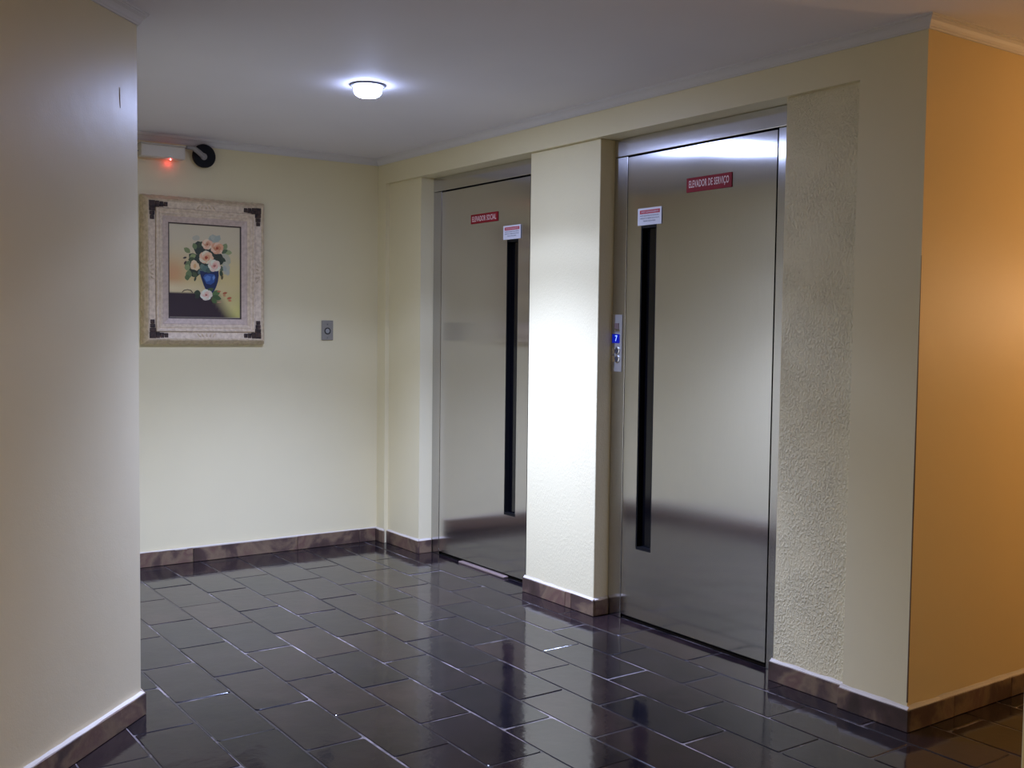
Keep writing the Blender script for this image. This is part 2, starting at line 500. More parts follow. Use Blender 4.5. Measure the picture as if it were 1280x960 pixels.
skirting('baseboard_back', (0, 0), (0, EY), [.122, .52, 1.132, 1.55], 'brown stone skirting under the framed painting', h=.078, seed=3, mit0=-T, mortar=.006)
skirting('baseboard_pilaster', (XP, 0), (0, 0), [], 'short stone skirting on the corner pilaster left of the social lift', seed=4, mit0=.008, h=.074)
skirting('baseboard_bay', (XA, REC), (XP, REC), [], 'stone skirting left of the social lift door', seed=5, mit0=T, mit1=-.002)
skirting('baseboard_jamb', (XA, YF - .004), (XA, REC), [], 'stub of stone skirting in the reveal beside the social lift', seed=6, mit1=0)
skirting('baseboard_column', (XCc, REC), (XB, REC), [.15, .195], 'stone skirting of the pier between the lift doors', seed=8, mit0=T, mit1=T)
skirting('baseboard_reveal', (XCc, YF - .004), (XCc, REC), [], 'stub of dark stone skirting in the reveal beside the service lift', seed=9)
skirting('baseboard_panel', (XE - T, REC), (XD, REC), [], 'stone skirting right of the service lift door', seed=10, mit0=0, mit1=T)
skirting('baseboard_right', (XF, 0), (XE, 0), [], 'stone skirting of the right hand pilaster', seed=12, mit0=T, mit1=T, mortar=.014)
skirting('baseboard_corridor', (XF, YMAX), (XF, 0), [.4, .8, 1.2, 1.6, 2.0, YMAX - .608, YMAX - .251], 'stone skirting under the ochre wall', seed=13, mit1=0, mortar=.016)
skirting('baseboard_left', (EX, EY), (EX + L, EY - L), [.62, 1.05, 1.5, 1.95, 2.4, 2.9, 3.3], 'stone skirting of the slanting wall at the left', seed=14, mit0=.004, th=.019, mortar=.007)
skirting('baseboard_opposite', (0, EY), (EX, EY), [.42, .83, 1.25, 1.7], 'stone skirting facing the lift doors', seed=15, mit0=-T)

# ------------------------------------------------------------------ lift doors
ZL, ZLT = 2.0705, 2.1490
def text_mesh(name, txt, wd, ht, material, parent, loc, track=1.0, bold=0.0):
    cu = bpy.data.curves.new(name, 'FONT'); cu.body = txt; cu.align_x = 'CENTER'; cu.align_y = 'CENTER'
    cu.space_character = track; cu.resolution_u = 3; cu.offset = bold
    to = bpy.data.objects.new(name, cu); C.objects.link(to)
    bpy.context.view_layer.update()
    me = bpy.data.meshes.new_from_object(to)
    bpy.data.objects.remove(to)
    xs = [v.co.x for v in me.vertices]; ys = [v.co.y for v in me.vertices]
    cx, cy = (min(xs) + max(xs)) / 2, (min(ys) + max(ys)) / 2
    sx, sy = wd / (max(xs) - min(xs)), ht / (max(ys) - min(ys))
    for v in me.vertices:
        v.co = ((v.co.x - cx) * sx, 0.0, (v.co.y - cy) * sy)
    o_ = link(name, me, material, parent); o_.location = loc
    me.materials.clear(); me.materials.append(material)
    return o_

M_red = plain('red_vinyl', lin('#8e1420'), 0.6, spec=.25)
M_red2 = plain('red_print', lin('#c23a48'), 0.5)
M_white = plain('white_vinyl', lin('#e4e4ec'), 0.6, spec=.25)
M_pink = plain('pale_lettering', lin('#e8c9c8'), 0.5)
M_ink = plain('blue_black_ink', lin('#3c4663'), 0.6)
M_brass = plain('worn_threshold', (0.30, 0.22, 0.19), 0.45, 0.3)

def leaf_mesh(x0, x1, z0, z1, sx0, sx1, sz0, sz1, y, depth, bow):
    """sheet steel leaf, gently bowed like real folded sheet, with the opening for the slim window"""
    def cuts(a, b, inner, n):
        st = sorted(set([a, b] + inner)); out = []
        for i in range(len(st) - 1):
            m_ = max(1, round((st[i+1] - st[i]) / (b - a) * n))
            out += [st[i] + (st[i+1] - st[i]) * t / m_ for t in range(m_)]
        return out + [b]
    XS, ZS = cuts(x0, x1, [sx0, sx1], 16), cuts(z0, z1, [sz0, sz1], 30)
    bm_ = bmesh.new(); V = {}
    for i, x in enumerate(XS):
        for j, z in enumerate(ZS): V[i, j] = bm_.verts.new((x, y + bow((x - x0) / (x1 - x0), (z - z0) / (z1 - z0)), z))
    for i in range(len(XS) - 1):
        for j in range(len(ZS) - 1):
            xm, zm = (XS[i] + XS[i+1]) / 2, (ZS[j] + ZS[j+1]) / 2
            if sx0 < xm < sx1 and sz0 < zm < sz1: continue
            bm_.faces.new((V[i, j], V[i+1, j], V[i+1, j+1], V[i, j+1]))
    bd = [e for e in bm_.edges if len(e.link_faces) == 1]
    r_ = bmesh.ops.extrude_edge_only(bm_, edges=bd)
    for v in r_['geom']:
        if isinstance(v, bmesh.types.BMVert): v.co.y = y + depth
    return bm_

def lift_door(name, label, jx0, jx1, lx0, lx1, sx0, sx1, sign_txt, sign, stick, bow, hollow):
    root = empty(name, ((jx0 + jx1) / 2, YF, 0)); struct(root, label, 'lift door')
    ox = -(jx0 + jx1) / 2
    def add(nm, b, m_, smooth=False, par=root):
        o_ = obj(nm, b, m_, par, smooth)
        if par is root: o_.location = (ox, -YF, 0)
        return o_
    g = 0.0035
    # frame: two jambs and the lintel, folded steel
    for a, c in ((jx0 + .0005, lx0 - g), (lx1 + .0060, jx1 - .0005)):
        b = bmesh.new(); box(b, a, c, YF, YF + .09, 0.0, ZL - .002, 0.0025, 2); plan_uv(add('jamb', b, M_steel_f))
    b = bmesh.new(); box(b, jx0 + .0005, jx1 - .0005, YF - .001, YF + .09, ZL, ZLT, 0.0025, 2); plan_uv(add('lintel', b, M_steel))
    # leaf
    b = leaf_mesh(lx0, lx1, .020, ZL - .0085, sx0, sx1, .330, 1.757, YF + .001, .038, bow)
    lf = add('leaf', b, M_steel, True); plan_uv(lf)
    md = lf.modifiers.new('edge', 'EDGE_SPLIT'); md.split_angle = math.radians(35)
    # sill and dark gap under the leaf
    b = bmesh.new(); box(b, jx0 + .001, jx1 - .001, YF + .012, YF + .088, 0.0, .006); add('sill', b, M_gap)
    # slim window: black frame lining the opening, dark glass behind, thin grey bead inside right
    b = bmesh.new(); f = .012
    for a, c, z0, z1 in ((sx0, sx0 + f*.5, .330, 1.757), (sx1 - f*.5, sx1, .330, 1.757), (sx0 + f*.5, sx1 - f*.5, .330, .330 + f), (sx0 + f*.5, sx1 - f*.5, 1.757 - f, 1.757)):
        box(b, a, c, YF + .003, YF + .030, z0, z1)
    wf = add('window_frame', b, M_black)
    b = bmesh.new(); box(b, sx0 + f*.5, sx1 - f*.5, YF + .026, YF + .032, .330 + f, 1.757 - f)
    gl = obj('window_glass', b, M_bglass, wf)
    b = bmesh.new(); box(b, sx1 - f*.5 - .0022, sx1 - f*.5 - .0002, YF + .012, YF + .0255, .332 + f, 1.755 - f)
    obj('glazing_bead', b, plain('grey_rubber', (.03, .03, .04), .4), wf)
    # lift name sign
    x0, x1, z0, z1, corner = sign
    b = bmesh.new(); box(b, x0, x1, YF - .0022, YF - .0004, z0, z1, 0.0008)
    s_ = add('name_sign', b, M_red); s_['label'] = 'red sign reading ' + sign_txt
    text_mesh('lettering', sign_txt, (x1 - x0) * .88, (z1 - z0) * (.62 if hollow else .58), M_pink, s_, ((x0+x1)/2, YF - .0026, (z0+z1)/2), 1.08, 0.018)
    # white notice with a red heading
    x0, x1, z0, z1 = stick
    b = bmesh.new(); box(b, x0, x1, YF - .0026, YF - .0006, z0, z1, 0.0008)
    n_ = add('notice', b, M_white); n_['label'] = 'white notice with a red heading'
    w_, h_ = x1 - x0, z1 - z0
    b = bmesh.new(); box(b, x0 + w_*.09, x1 - w_*.07, YF - .0030, YF - .0026, z1 - h_*.34, z1 - h_*.12); obj('heading', b, M_red2, n_)
    text_mesh('lettering', 'AVISO AOS PASSAGEIROS', w_*.72, h_*.10, M_white, n_, ((x0+x1)/2 + w_*.01, YF - .0033, z1 - h_*.23), 1.0, 0.0)
    for k, (t_, f_) in enumerate((('ANTES DE ENTRAR NO ELEVADOR,', .80), ('VERIFIQUE SE O MESMO ENCONTRA-SE', .80), ('PARADO NESTE ANDAR', .50))):
        text_mesh('lettering', t_, w_*f_, h_*.085, M_ink, n_, ((x0+x1)/2, YF - .0030, z1 - h_*(.46 + .15*k)), 1.0, 0.01)
    return root, add

bow_a = lambda s, t: 0.0016 * math.sin(math.pi * s) * (0.4 + .6 * math.sin(math.pi * t)) + 0.0011 * math.sin(2.3 * math.pi * s + .6) * t
bow_b = lambda s, t: (0.0014 * math.sin(math.pi * s) * math.sin(math.pi * t)
                      - 0.0016 * math.exp(-((s - .55) / .10) ** 2) * math.exp(-((t - 1.0) / .10) ** 2))
d1, add1 = lift_door('door_1', 'brushed steel door of the social lift, the farther of the two', XA, XB, .557, 1.402, 1.203, 1.304,
                     'ELEVADOR SOCIAL', (.862, 1.122, 1.861, 1.911, 0), (1.173, 1.328, 1.758, 1.829), bow_a, False)
d2, add2 = lift_door('door_2', 'brushed steel door of the service lift, the nearer of the two', XCc, XD, 2.139, 2.984, 2.229, 2.327,
                     'ELEVADOR DE SERVIÇO', (2.506, 2.759, 1.871, 1.930, 0), (2.209, 2.360, 1.756, 1.830), bow_b, True)
# pale worn strip of threshold under the social lift leaf
b = bmesh.new(); box(b, .80, 1.24, YF - .022, YF + .010, 0.0, .010, .002); add1('threshold_strip', b, M_brass)

# call panel on the left jamb of the service lift
b = bmesh.new(); box(b, 2.0485, 2.119, YF - .0035, YF - .0002, 1.112, 1.368, 0.001)
cp = add2('call_panel', b, plain('panel_steel', (.50, .50, .51), .38, .9)); cp['label'] = 'steel call panel with a blue floor display'
def pn(nm, x0, x1, z0, z1, y0, y1, m_, bev=0.0008):
    b_ = bmesh.new(); box(b_, x0, x1, YF - y1, YF - y0, z0, z1, bev); return obj(nm, b_, m_, cp)
pn('key_plate', 2.070, 2.103, 1.293, 1.303, .0035, .0055, M_chrome)
pn('key_switch', 2.068, 2.099, 1.304, 1.331, .0035, .0060, plain('brown_switch', (.10, .065, .06), .4))
pn('display', 2.0535, 2.1045, 1.241, 1.281, .0035, .0042, plain('blue_display', (0.0, 0.0, 0.05), .2, emit=(.0, .01, .42), es=.55))
text_mesh('display_digit', '7', .014, .026, plain('display_digit', (.2, .3, .9), .3, emit=(.25, .38, 1.0), es=1.5), cp, (2.081, YF - .0045, 1.262))
for z in (1.2065, 1.169):
    pn('braille_plate', 2.0545, 2.070, z - .014, z + .014, .0035, .0055, M_chrome)
    b = bmesh.new()
    loft(b, [ring((2.090, YF - .0035, z), 'y', .0165, 24), ring((2.090, YF - .0075, z), 'y', .0160, 24), ring((2.090, YF - .0085, z), 'y', .013, 24), ring((2.090, YF - .0065, z), 'y', .0115, 24)])
    obj('button_ring', b, M_chrome, cp)
    b = bmesh.new(); loft(b, [ring((2.090, YF - .0040, z), 'y', .0112, 20), ring((2.090, YF - .0090, z), 'y', .0105, 20)])
    obj('call_button', b, plain('dark_button', (.03, .03, .035), .25), cp)

# ------------------------------------------------------------------ ceiling lamp and added fill lamp
def downlight(name, x, y, watts, col, cone, glow, label, blend, core=0.0):
    root = empty(name, (x, y, ZT)); tag(root, label, 'ceiling lamp')
    n = 40
    b = bmesh.new()   # trim ring under the ceiling
    prof_ = [(.058, 0), (.075, 0), (.076, -.003), (.072, -.0065), (.064, -.008), (.058, -.006)]
    rings = [[(r_ * math.cos(2*math.pi*k/n), r_ * math.sin(2*math.pi*k/n), z_ - .0003) for r_, z_ in prof_] for k in range(n)]
    loft(b, rings, closed_path=True)
    obj('trim_ring', b, plain('grey_ring', (.20, .20, .22), .45), root, True)
    b = bmesh.new()   # shallow convex lens of the reflector bulb, standing a little proud of the ring
    rr = [(.0575, -.002), (.0575, -.024), (.0560, -.034), (.050, -.0420), (.040, -.0465)]
    loft(b, [ring((0, 0, z_), 'z', r_, n) for r_, z_ in rr], caps=False)
    obj('bulb', b, plain('lit_bulb_side', (.9, .9, .9), .4, emit=col, es=glow * .03), root, True)
    b = bmesh.new()
    rr = [(.040, -.0465), (.030, -.0482), (.018, -.0490)]
    loft(b, [ring((0, 0, z_), 'z', r_, n) for r_, z_ in rr], caps=False)
    b.faces.new([b.verts.new(p) for p in ring((0, 0, -.0490), 'z', .018, n)])
    obj('lens', b, plain('lit_lens', (.9, .9, .9), .4, emit=col, es=glow), root, True)
    ld = bpy.data.lights.new('bulb_beam', 'SPOT'); ld.energy = watts; ld.color = col
    ld.spot_size = math.radians(cone); ld.spot_blend = blend; ld.shadow_soft_size = .03
    lo = bpy.data.objects.new('bulb_beam', ld); C.objects.link(lo); lo.parent = root; lo.location = (0, 0, -.088)
    if core:      # brighter centre of the reflector's beam
        ld = bpy.data.lights.new('bulb_core', 'SPOT'); ld.energy = core; ld.color = col
        ld.spot_size = math.radians(HALL_CORE_CONE); ld.spot_blend = 1.0; ld.shadow_soft_size = .03
        lo = bpy.data.objects.new('bulb_core', ld); C.objects.link(lo); lo.parent = root; lo.location = (0, 0, -.088)
    return root
downlight('ceiling_or_fill_lamp', 1.725, -0.965, HALL_W, HALL_COL, HALL_CONE, HALL_GLOW, 'round white ceiling lamp glowing in front of the lift doors', HALL_BLEND, HALL_CORE)
downlight('ceiling_or_fill_lamp', 5.30, -2.95, FILL_W, FILL_COL, 165, FILL_GLOW, 'added round fill lamp above the viewer, out of the picture', .6)  # added fill light, built to the same pattern as the hall lamp

def sconce(y, z):
    root = empty('wall_sconce', (PX, y, z)); tag(root, 'warm globe wall lamp in the side passage, out of the picture', 'wall lamp')
    b = bmesh.new(); loft(b, [ring((-.0005, 0, 0), 'x', .06, 32), ring((-.014, 0, 0), 'x', .058, 32), ring((-.022, 0, 0), 'x', .035, 32)])
    obj('back_plate', b, M_trim, root, True)
    b = bmesh.new(); tube(b, [(-.020, 0, 0), (-.055, 0, 0)], .012, 12); obj('arm', b, M_trim, root, True)
    b = bmesh.new(); loft(b, [ring((-.052 - .065 + .065*math.cos(a), 0, 0), 'x', max(.002, .065*math.sin(a)), 32) for a in [.2 + (math.pi - .22)*k/14 for k in range(15)]])
    obj('glass_globe', b, plain('warm_glass', (.9, .8, .6), .4, emit=WARM_COL, es=WARM_GLOW), root, True)
    ld = bpy.data.lights.new('globe_light', 'POINT'); ld.energy = WARM_W; ld.color = WARM_COL; ld.shadow_soft_size = .07
    lo = bpy.data.objects.new('globe_light', ld); C.objects.link(lo); lo.parent = root; lo.location = (-.26, 0, 0)
sconce(1.75, 1.42)

# ------------------------------------------------------------------ framed painting on the back wall
def framed_painting():
    y0, y1, z0, z1 = -1.409, -.726, 1.193, 1.984
    cy, cz = (y0 + y1) / 2, (z0 + z1) / 2
    root = empty('framed_painting', (0.001, cy, cz))
    tag(root, 'ornate cream framed flower painting hanging on the back wall', 'painting')
    H, V = (y1 - y0) / 2, (z1 - z0) / 2
    def pm(name, c0, c1, rough=.5):
        M, nt, bs = mat(name)
        co = N(nt, 'ShaderNodeTexCoord'); n = N(nt, 'ShaderNodeTexNoise', Scale=55.0, Detail=4.0)
        nt.links.new(co.outputs['Object'], n.inputs['Vector'])
        rp = N(nt, 'ShaderNodeValToRGB'); rp.color_ramp.elements[0].position = .35; rp.color_ramp.elements[1].position = .62
        rp.color_ramp.elements[0].color = c0; rp.color_ramp.elements[1].color = c1
        nt.links.new(n.outputs['Fac'], rp.inputs[0]); nt.links.new(rp.outputs[0], bs.inputs['Base Color'])
        bs.inputs['Roughness'].default_value = rough
        return M
    M_cream = pm('antique_cream', lin('#d3bd9e'), lin('#e8d4b6'))
    M_gold = pm('worn_gilt', lin('#c8b390'), lin('#e0ccac'))
    M_dark = pm('dark_bronze', lin('#1c1210'), lin('#4a3428'), .65)
    M_liner = pm('mauve_liner', lin('#c2ac98'), lin('#d2bca8'))
    M_line = plain('dark_sight_edge', lin('#4a3a34'), .6)
    def molding(name, prof_, m_, scal=0.0, parent=root):
        """prof_: list of (inset from outer edge, depth); swept round the rectangle with mitres"""
        b_ = bmesh.new()
        per = 40
        rings = []
        corners = [(-1, -1), (1, -1), (1, 1), (-1, 1)]
        for c in range(4):
            (a0, b0), (a1, b1) = corners[c], corners[(c + 1) % 4]
            steps = per if scal else 1
            for k in range(steps):
                t = k / steps
                rg = []
                for q, (ins, dep) in enumerate(prof_):
                    wv = scal * (abs(math.sin(t * math.pi * 15)) - .5) if (scal and q in (0, 1) and k) else 0.0
                    if a0 != a1:   # horizontal side
                        yy = a0 * (H - ins) + (a1 - a0) * (H - ins) * t; zz = b0 * (V - ins + wv)
                    else:
                        zz = b0 * (V - ins) + (b1 - b0) * (V - ins) * t; yy = a0 * (H - ins + wv)
                    rg.append((dep, yy, zz))
                rings.append(rg)
        loft(b_, rings, closed_path=True)
        return obj(name, b_, m_, parent)
    fr = molding('outer_moulding', [(.006, .0), (.002, .010), (.010, .040), (.022, .058), (.027, .062), (.031, .058), (.036, .052), (.066, .046), (.072, .040), (.06, .0)], M_gold, .006)
    molding('carved_band', [(.034, .040), (.034, .0545), (.045, .0515), (.060, .0485), (.068, .0480), (.070, .040)], M_cream)
    molding('inner_ridge', [(.070, .030), (.070, .0545), (.074, .0575), (.079, .0565), (.082, .050), (.088, .048), (.092, .0515), (.097, .0515), (.100, .046), (.108, .042), (.110, .030)], M_cream)
    ln = molding('liner', [(.108, .020), (.108, .040), (.113, .041), (.140, .034), (.1405, .020)], M_liner)
    molding('sight_edge', [(.1405, .018), (.1405, .0325), (.1465, .030), (.1465, .018)], M_line, parent=ln)
    # dark bronze corner mounts, an L of leafwork in each corner
    for a in (-1, 1):
        for c in (-1, 1):
            b_ = bmesh.new()
            P = lambda i, jx: (a * (H - i), c * (V - jx))
            def bar(i0, i1, j0, j1):
                n = 7
                for (u0, u1, w0, w1) in ((i0, i1, j0, j1),):
                    y_a, z_a = P(u0, w0); y_b, z_b = P(u1, w1)
                    box(b_, .0470, .0556, min(y_a, y_b), max(y_a, y_b), min(z_a, z_b), max(z_a, z_b), .0025, 2)
            bar(.033, .068, .033, .068)
            for k in range(3):
                bar(.068 + .022*k, .0885 + .022*k, .034 + .002*k, .067 - .003*k)
                bar(.034 + .002*k, .067 - .003*k, .068 + .022*k, .0885 + .022*k)
            obj('corner_mount', b_, M_dark, root)['label'] = 'dark bronze leafwork corner of the frame'
    # carved crest at the middle of each side: a small fan of three petals
    for side in range(4):
        b_ = bmesh.new()
        for k, off in enumerate((-.034, -.017, 0, .017, .034)):
            ang = off * 22
            for s_ in range(1):
                rings = []
                for t in range(5):
                    u = t / 4; wd = .0075 * math.sin(math.pi * (.15 + .8 * u)) ; lx = off + math.sin(ang) * .012 * u * 2; ly = .039 + .024 * u
                    rings.append([(.0480 + .011 * math.sin(math.pi * (.1 + .85*u)) * q[1], lx + wd * q[0], ly) for q in ((-1, 0), (-.5, .8), (.0, 1), (.5, .8), (1, 0))])
                V0 = []
                for rg in rings:
                    row = []
                    for (dx, ly_, ins) in rg:
                        if side == 0: p_ = (dx, ly_, V - ins)
                        elif side == 1: p_ = (dx, ly_, -(V - ins))
                        elif side == 2: p_ = (dx, H - ins, ly_)
                        else: p_ = (dx, -(H - ins), ly_)
                        row.append(p_)
                    V0.append(row)
                loft(b_, V0, closed_ring=True)
        obj('carved_crest', b_, M_cream, root, True)
    # canvas with the painted picture (40 x 50 cm)
    W, Hh = .401, .501
    cyo, czo = (-1.061 - cy), (1.5925 - cz)
    bm_ = bmesh.new(); box(bm_, .016, .026, cyo - W/2 - .003, cyo + W/2 + .003, czo - Hh/2 - .003, czo + Hh/2 + .003)
    cv = obj('canvas', bm_, plain('canvas', lin('#b9ad92'), .6), root)
    me = bpy.data.meshes.new('painted_picture'); vs, fs, cols = [], [], []
    layer = [0]
    def pt(u, v): return (.0262 + layer[0] * .00003, cyo - W/2 + u * W, czo - Hh/2 + v * Hh)
    def poly(pts, col):
        layer[0] += 1
        i0 = len(vs)
        for u, v in pts: vs.append(pt(min(max(u, 0), 1), min(max(v, 0), 1)))
        fs.append(tuple(range(i0, i0 + len(pts))))
        cols.append([col if not callable(col) else col(u, v) for u, v in pts])
    def mixc(a, b_, t): t = min(1, max(0, t)); return tuple(a[k] * (1 - t) + b_[k] * t for k in range(4))
    # background: grey-green above, warm yellow and a peach bloom at the left, greenish yellow lower right, dark table
    g0, g1, pe, ye, tb = lin('#bab196'), lin('#bfb286'), lin('#c09468'), lin('#c3b57e'), lin('#2a1a20')
    cream, gr = lin('#d2c7a2'), lin('#b3b06a')
    def bg(u, v):
        c = mixc(g1, g0, (v - .45) / .4)
        c = mixc(c, ye, max(0, 1 - abs(v - .42) / .30) * .8)
        c = mixc(c, pe, math.exp(-((u - .05) / .18) ** 2 - ((v - .46) / .16) ** 2))
        c = mixc(c, cream, max(0, 1 - abs(v - .30) / .10) * max(0, 1 - u * 1.1))
        c = mixc(c, gr, max(0, (.33 - v) / .3) * max(0, (u - .5) / .4))
        edge = .262 - .015 * u
        if v < edge:
            t = 1 - min(1, max(0, (u - .50 - .25 * (edge - v) / .26) / .22))
            c = mixc(c, tb, t)
        return c
    nu, nv = 26, 52
    i0 = len(vs)
    for j in range(nv + 1):
        for i in range(nu + 1): vs.append(pt(i / nu, j / nv))
    for j in range(nv):
        for i in range(nu):
            a = i0 + j * (nu + 1) + i; fs.append((a, a + 1, a + nu + 2, a + nu + 1))
            cols.append([bg(i / nu, j / nv), bg((i+1) / nu, j / nv), bg((i+1) / nu, (j+1) / nv), bg(i / nu, (j+1) / nv)])
    U = lambda x: (x - 68) / 647; Vv = lambda y, x=390: 1 - (y - (62 + 40 * (x - 68) / 647)) / (895 - 62 - 30 * (x - 68) / 647)
    P = lambda x, y: (U(x), Vv(y, x))
    rn = random.Random(5)
    def leaf(x, y, ln_, wd, ang, col):
        a = math.radians(ang); ca, sa = math.cos(a), math.sin(a); pts = []
        for t in (0, .15, .35, .6, .82, 1.0): pts.append((t * ln_, wd * math.sin(math.pi * min(1, t * .96 + .02)) ** .9))
        out = [(l, w_) for l, w_ in pts] + [(l, -w_) for l, w_ in pts[::-1][1:-1]]
        poly([P(x + l * ca - w_ * sa, y - l * sa - w_ * ca) for l, w_ in out], lin(col))
    def blob(x, y, rx, ry, col, n=12, jit=.12, ph=None):
        ph = rn.random() * 6 if ph is None else ph
        poly([P(x + rx * (1 + rn.uniform(-jit, jit)) * math.cos(ph + 6.283*k/n), y + ry * (1 + rn.uniform(-jit, jit)) * math.sin(ph + 6.283*k/n)) for k in range(n)], lin(col))
    # dim foliage haze, then leaves
    for x, y, rx, ry, c in ((470, 210, 50, 40, '#98a093'), (560, 400, 45, 60, '#a3a48f'), (570, 480, 40, 60, '#a9aa96'), (555, 300, 30, 40, '#8f9a74'), (300, 200, 40, 22, '#a7a592')):
        blob(x, y, rx, ry, c, 10, .3)
    for x, y, rx, ry in ((330, 290, 50, 60), (290, 400, 60, 70), (290, 490, 50, 50), (440, 340, 70, 70), (500, 390, 50, 60), (390, 440, 60, 60)):
        blob(x, y, rx, ry, '#26301f', 12, .22)
    for a in ((250, 330, 70, 22, 140, '#6f7d4b'), (300, 300, 60, 22, 110, '#5d6f42'), (320, 290, 70, 20, 60, '#33401f'), (300, 350, 60, 22, 200, '#7e8c58'),
              (250, 400, 70, 22, 230, '#5f7048'), (230, 430, 60, 26, 260, '#7f8f5f'), (240, 480, 80, 28, 265, '#5f7448'), (220, 520, 55, 22, 275, '#4f6338'),
              (290, 380, 60, 18, 190, '#3c4a28'), (270, 500, 60, 20, 310, '#43522f'), (300, 540, 45, 10, 250, '#3b452c'), (215, 400, 40, 9, 240, '#3f2d22'),
              (185, 378, 36, 9, 15, '#33241d'), (545, 300, 60, 24, 60, '#76855a'), (555, 320, 70, 22, 350, '#8a9768'), (520, 330, 70, 18, 20, '#4a5a3c'),
              (520, 370, 60, 16, 320, '#2e3b26'), (520, 480, 70, 16, 280, '#34462e'), (535, 520, 50, 11, 265, '#5c5230'), (510, 440, 60, 18, 300, '#50604a'),
              (430, 230, 60, 20, 70, '#8d978c'), (470, 230, 70, 22, 50, '#939d94'), (455, 220, 50, 18, 110, '#a0a597'), (550, 440, 60, 18, 285, '#97a09a'), (575, 470, 60, 16, 290, '#a3a89c')):
        leaf(*a)
    for a in ((370, 490, 60, 26, 200, '#4f6660'), (360, 480, 55, 24, 100, '#5e7468'), (400, 470, 50, 20, 60, '#475c50')): leaf(*a)
    # vase with its lighter belly
    vp = [(332, 490), (500, 490), (503, 530), (496, 580), (480, 630), (458, 672), (442, 688), (415, 690), (392, 672), (365, 610), (342, 540)]
    poly([P(*q) for q in vp], lin('#16244f'))
    poly([P(*q) for q in ((362, 545), (380, 520), (420, 515), (462, 520), (474, 545), (462, 590), (430, 612), (390, 602))], lin('#2b4f92'))
    poly([P(*q) for q in ((372, 550), (400, 528), (432, 540), (425, 575), (392, 585))], lin('#4c74b4'))
    poly([P(*q) for q in ((445, 545), (462, 528), (468, 552), (452, 575))], lin('#5e84bd'))
    for a in ((350, 478, 66, 30, 10, '#4d6a62'), (440, 488, 58, 24, 175, '#3c564f')): leaf(*a)
    def rose(x, y, r_, c):
        for k in range(7):
            a = 6.283 * k / 7 + rn.random() * .5
            blob(x + r_*.45*math.cos(a), y + r_*.42*math.sin(a), r_*.58, r_*.52, c[0] if k % 2 else c[1], 10, .1)
        for k in range(5):
            a = 6.283 * k / 5 + rn.random()
            blob(x + r_*.24*math.cos(a), y + r_*.22*math.sin(a), r_*.36, r_*.3, c[1] if k % 2 else c[2], 9, .12)
        blob(x, y, r_*.26, r_*.22, c[3], 9, .15)
        blob(x, y + r_*.02, r_*.13, r_*.12, c[4], 7, .2)
    rose(400, 255, 50, ('#dcbfa4', '#cfa98c', '#c08f6c', '#b0704c', '#8f4a30'))
    rose(488, 290, 58, ('#d9b497', '#c99876', '#bb7f58', '#a8552f', '#8a3c22'))
    rose(390, 372, 64, ('#e2c9ae', '#d6b08e', '#c8946c', '#b4552f', '#8c3a22'))
    rose(464, 445, 58, ('#e6d3c2', '#dcbfae', '#d2a898', '#b98070', '#9a5a50'))
    for x, y in ((285, 430), (300, 450), (275, 447)): blob(x, y, 30, 34, '#d8bd98', 9, .2)
    blob(290, 445, 14, 22, '#c9a06c', 8, .2)
    # fallen rose, leaves and petals on the table
    for a in ((340, 690, 60, 26, 170, '#33402c'), (330, 700, 50, 20, 215, '#2a3524'), (440, 700, 80, 26, 20, '#54703f'), (440, 710, 90, 22, 340, '#3d5630'), (440, 730, 60, 22, 310, '#496235'), (390, 670, 70, 18, 20, '#3c5232')): leaf(*a)
    rose(388, 702, 54, ('#ead9cc', '#e0c8ba', '#d6b6a8', '#c4907e', '#8e3a34'))
    for a in ((485, 672, 36, 8, 0, '#b06a4a'), (535, 690, 45, 10, 10, '#a8603f'), (575, 735, 45, 11, 10, '#a85a3a'), (540, 700, 30, 8, 330, '#c08a68'), (585, 752, 34, 8, 355, '#b8714e'), (480, 770, 50, 7, 5, '#a88868')): leaf(*a)
    # thin stem curling over the table edge
    for q in (((172, 678), (190, 660), (222, 652), (255, 660), (272, 682), (266, 684), (250, 666), (222, 658), (194, 666), (178, 680)),):
        poly([P(*z) for z in q], lin('#40352c'))
    me.from_pydata(vs, [], fs)
    ca = me.color_attributes.new('paint', 'FLOAT_COLOR', 'CORNER')
    k = 0
    for p_, cl in zip(me.polygons, cols):
        for c in cl: ca.data[k].color = (min(.9, c[0] * 1.40), min(.9, c[1] * 1.33), min(.9, c[2] * 1.18), 1); k += 1
    M, nt, bs = mat('oil_paint')
    at = N(nt, 'ShaderNodeVertexColor', layer_name='paint'); nt.links.new(at.outputs[0], bs.inputs['Base Color'])
    n = N(nt, 'ShaderNodeTexNoise', Scale=90.0, Detail=3.0); bp = N(nt, 'ShaderNodeBump', Strength=.15, Distance=.001)
    co = N(nt, 'ShaderNodeTexCoord'); nt.links.new(co.outputs['Object'], n.inputs['Vector'])
    nt.links.new(n.outputs['Fac'], bp.inputs['Height']); nt.links.new(bp.outputs[0], bs.inputs['Normal'])
    bs.inputs['Roughness'].default_value = .45
    pc = link('painted_picture', me, M, cv)
    pc['label'] = 'painted pink roses in a blue vase on a dark table'
framed_painting()

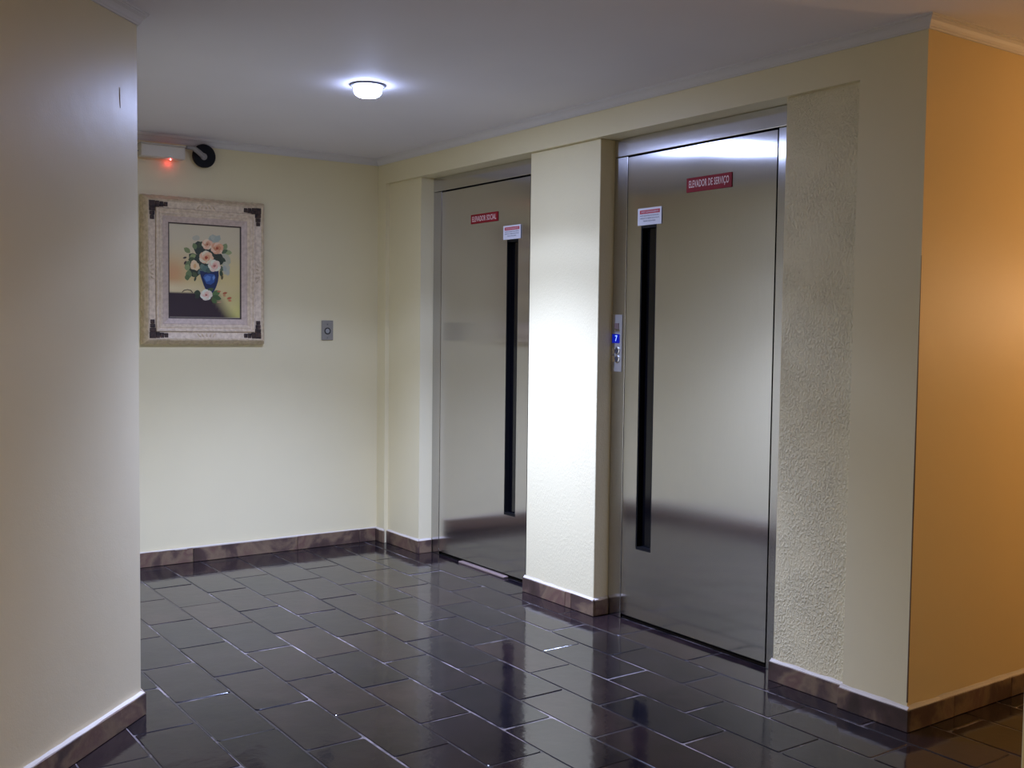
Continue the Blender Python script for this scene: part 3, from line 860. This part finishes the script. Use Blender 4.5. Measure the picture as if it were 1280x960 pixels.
# ------------------------------------------------------------------ light switch on the back wall
sw = empty('wall_switch', (0.0, -.333, 1.277)); tag(sw, 'small grey wall switch plate with a round button, right of the painting', 'switch')
b = bmesh.new(); box(b, .0003, .009, -.0365, .0365, -.0575, .0575, .0025, 2)
obj('plate', b, plain('grey_plate', (.29, .27, .22), .5), sw)
b = bmesh.new(); loft(b, [ring((.0088, 0, -.004), 'x', .0205, 32), ring((.0105, 0, -.004), 'x', .0200, 32), ring((.0105, 0, -.004), 'x', .0145, 32), ring((.0088, 0, -.004), 'x', .0142, 32)])
obj('button_ring', b, plain('dark_ring', (.035, .033, .03), .4), sw)
b = bmesh.new(); loft(b, [ring((.0088, 0, -.004), 'x', .0138, 28), ring((.0118, 0, -.004), 'x', .0132, 28), ring((.0126, 0, -.004), 'x', .0115, 28)])
obj('push_button', b, plain('pale_button', (.33, .33, .31), .4), sw)
for z in (.035, -.043):
    b = bmesh.new(); loft(b, [ring((.0088, 0, z), 'x', .004, 12), ring((.0098, 0, z), 'x', .0035, 12)])
    obj('screw', b, plain('screw_head', (.2, .2, .19), .35, .8), sw)

# ------------------------------------------------------------------ white security camera bar with a red light
sc = empty('security_camera', (0.0, -1.073, 2.210)); tag(sc, 'white bar camera on a black round mount with a small red light', 'camera')
b = bmesh.new(); loft(b, [ring((.0005, 0, -.012), 'x', .030, 40), ring((.0195, 0, -.012), 'x', .030, 40), ring((.0195, 0, 0), 'x', .0620, 40), ring((.034, 0, 0), 'x', .0635, 40), ring((.039, 0, 0), 'x', .0600, 40)])
obj('mount_plate', b, M_black, sc)
M_hous = plain('off_white_plastic', (.66, .60, .50), .45)
M_arm = plain('grey_bracket', (.30, .28, .26), .4)
b = bmesh.new()
tube(b, [(.036, -.004, -.004), (.056, -.034, .012), (.066, -.070, .032)], [.0150, .0150, .0140], 10)
obj('bracket_arm', b, M_arm, sc)
b = bmesh.new(); loft(b, [ring((.036, -.004, -.004), 'x', .020, 20), ring((.046, -.004, -.004), 'x', .017, 20)]); obj('arm_collar', b, M_arm, sc)
b = bmesh.new(); box(b, .048, .080, -.110, -.062, .022, .040, .004, 2); obj('clamp', b, M_arm, sc)
b = bmesh.new(); box(b, .036, .096, -.352, -.122, -.040, .024, .004, 2)
hs = obj('housing', b, M_hous, sc)
b = bmesh.new(); box(b, .032, .100, -.354, -.118, .0245, .030, .002); obj('sun_shield', b, M_hous, hs)
b = bmesh.new(); box(b, .0955, .0975, -.346, -.128, -.034, .018, .0008); obj('front_cover', b, plain('front_cover', (.70, .64, .54), .4), hs)
b = bmesh.new(); tube(b, [(.05, -.352, -.010), (.048, -.366, -.010), (.046, -.380, -.012)], .004, 8); obj('cable_gland', b, M_arm, sc)
b = bmesh.new(); bmesh.ops.create_uvsphere(b, u_segments=12, v_segments=8, radius=.0045); bmesh.ops.translate(b, verts=b.verts, vec=(.088, -.198, -.0455))
obj('red_light', b, plain('red_led', (.8, .05, .05), .3, emit=(1.0, .10, .10), es=12.0), hs)
ld = bpy.data.lights.new('red_glow', 'POINT'); ld.energy = .02; ld.color = (1.0, .07, .07); ld.shadow_soft_size = .004
lo = bpy.data.objects.new('red_glow', ld); C.objects.link(lo); lo.parent = hs; lo.location = (.022, -.185, -.054)
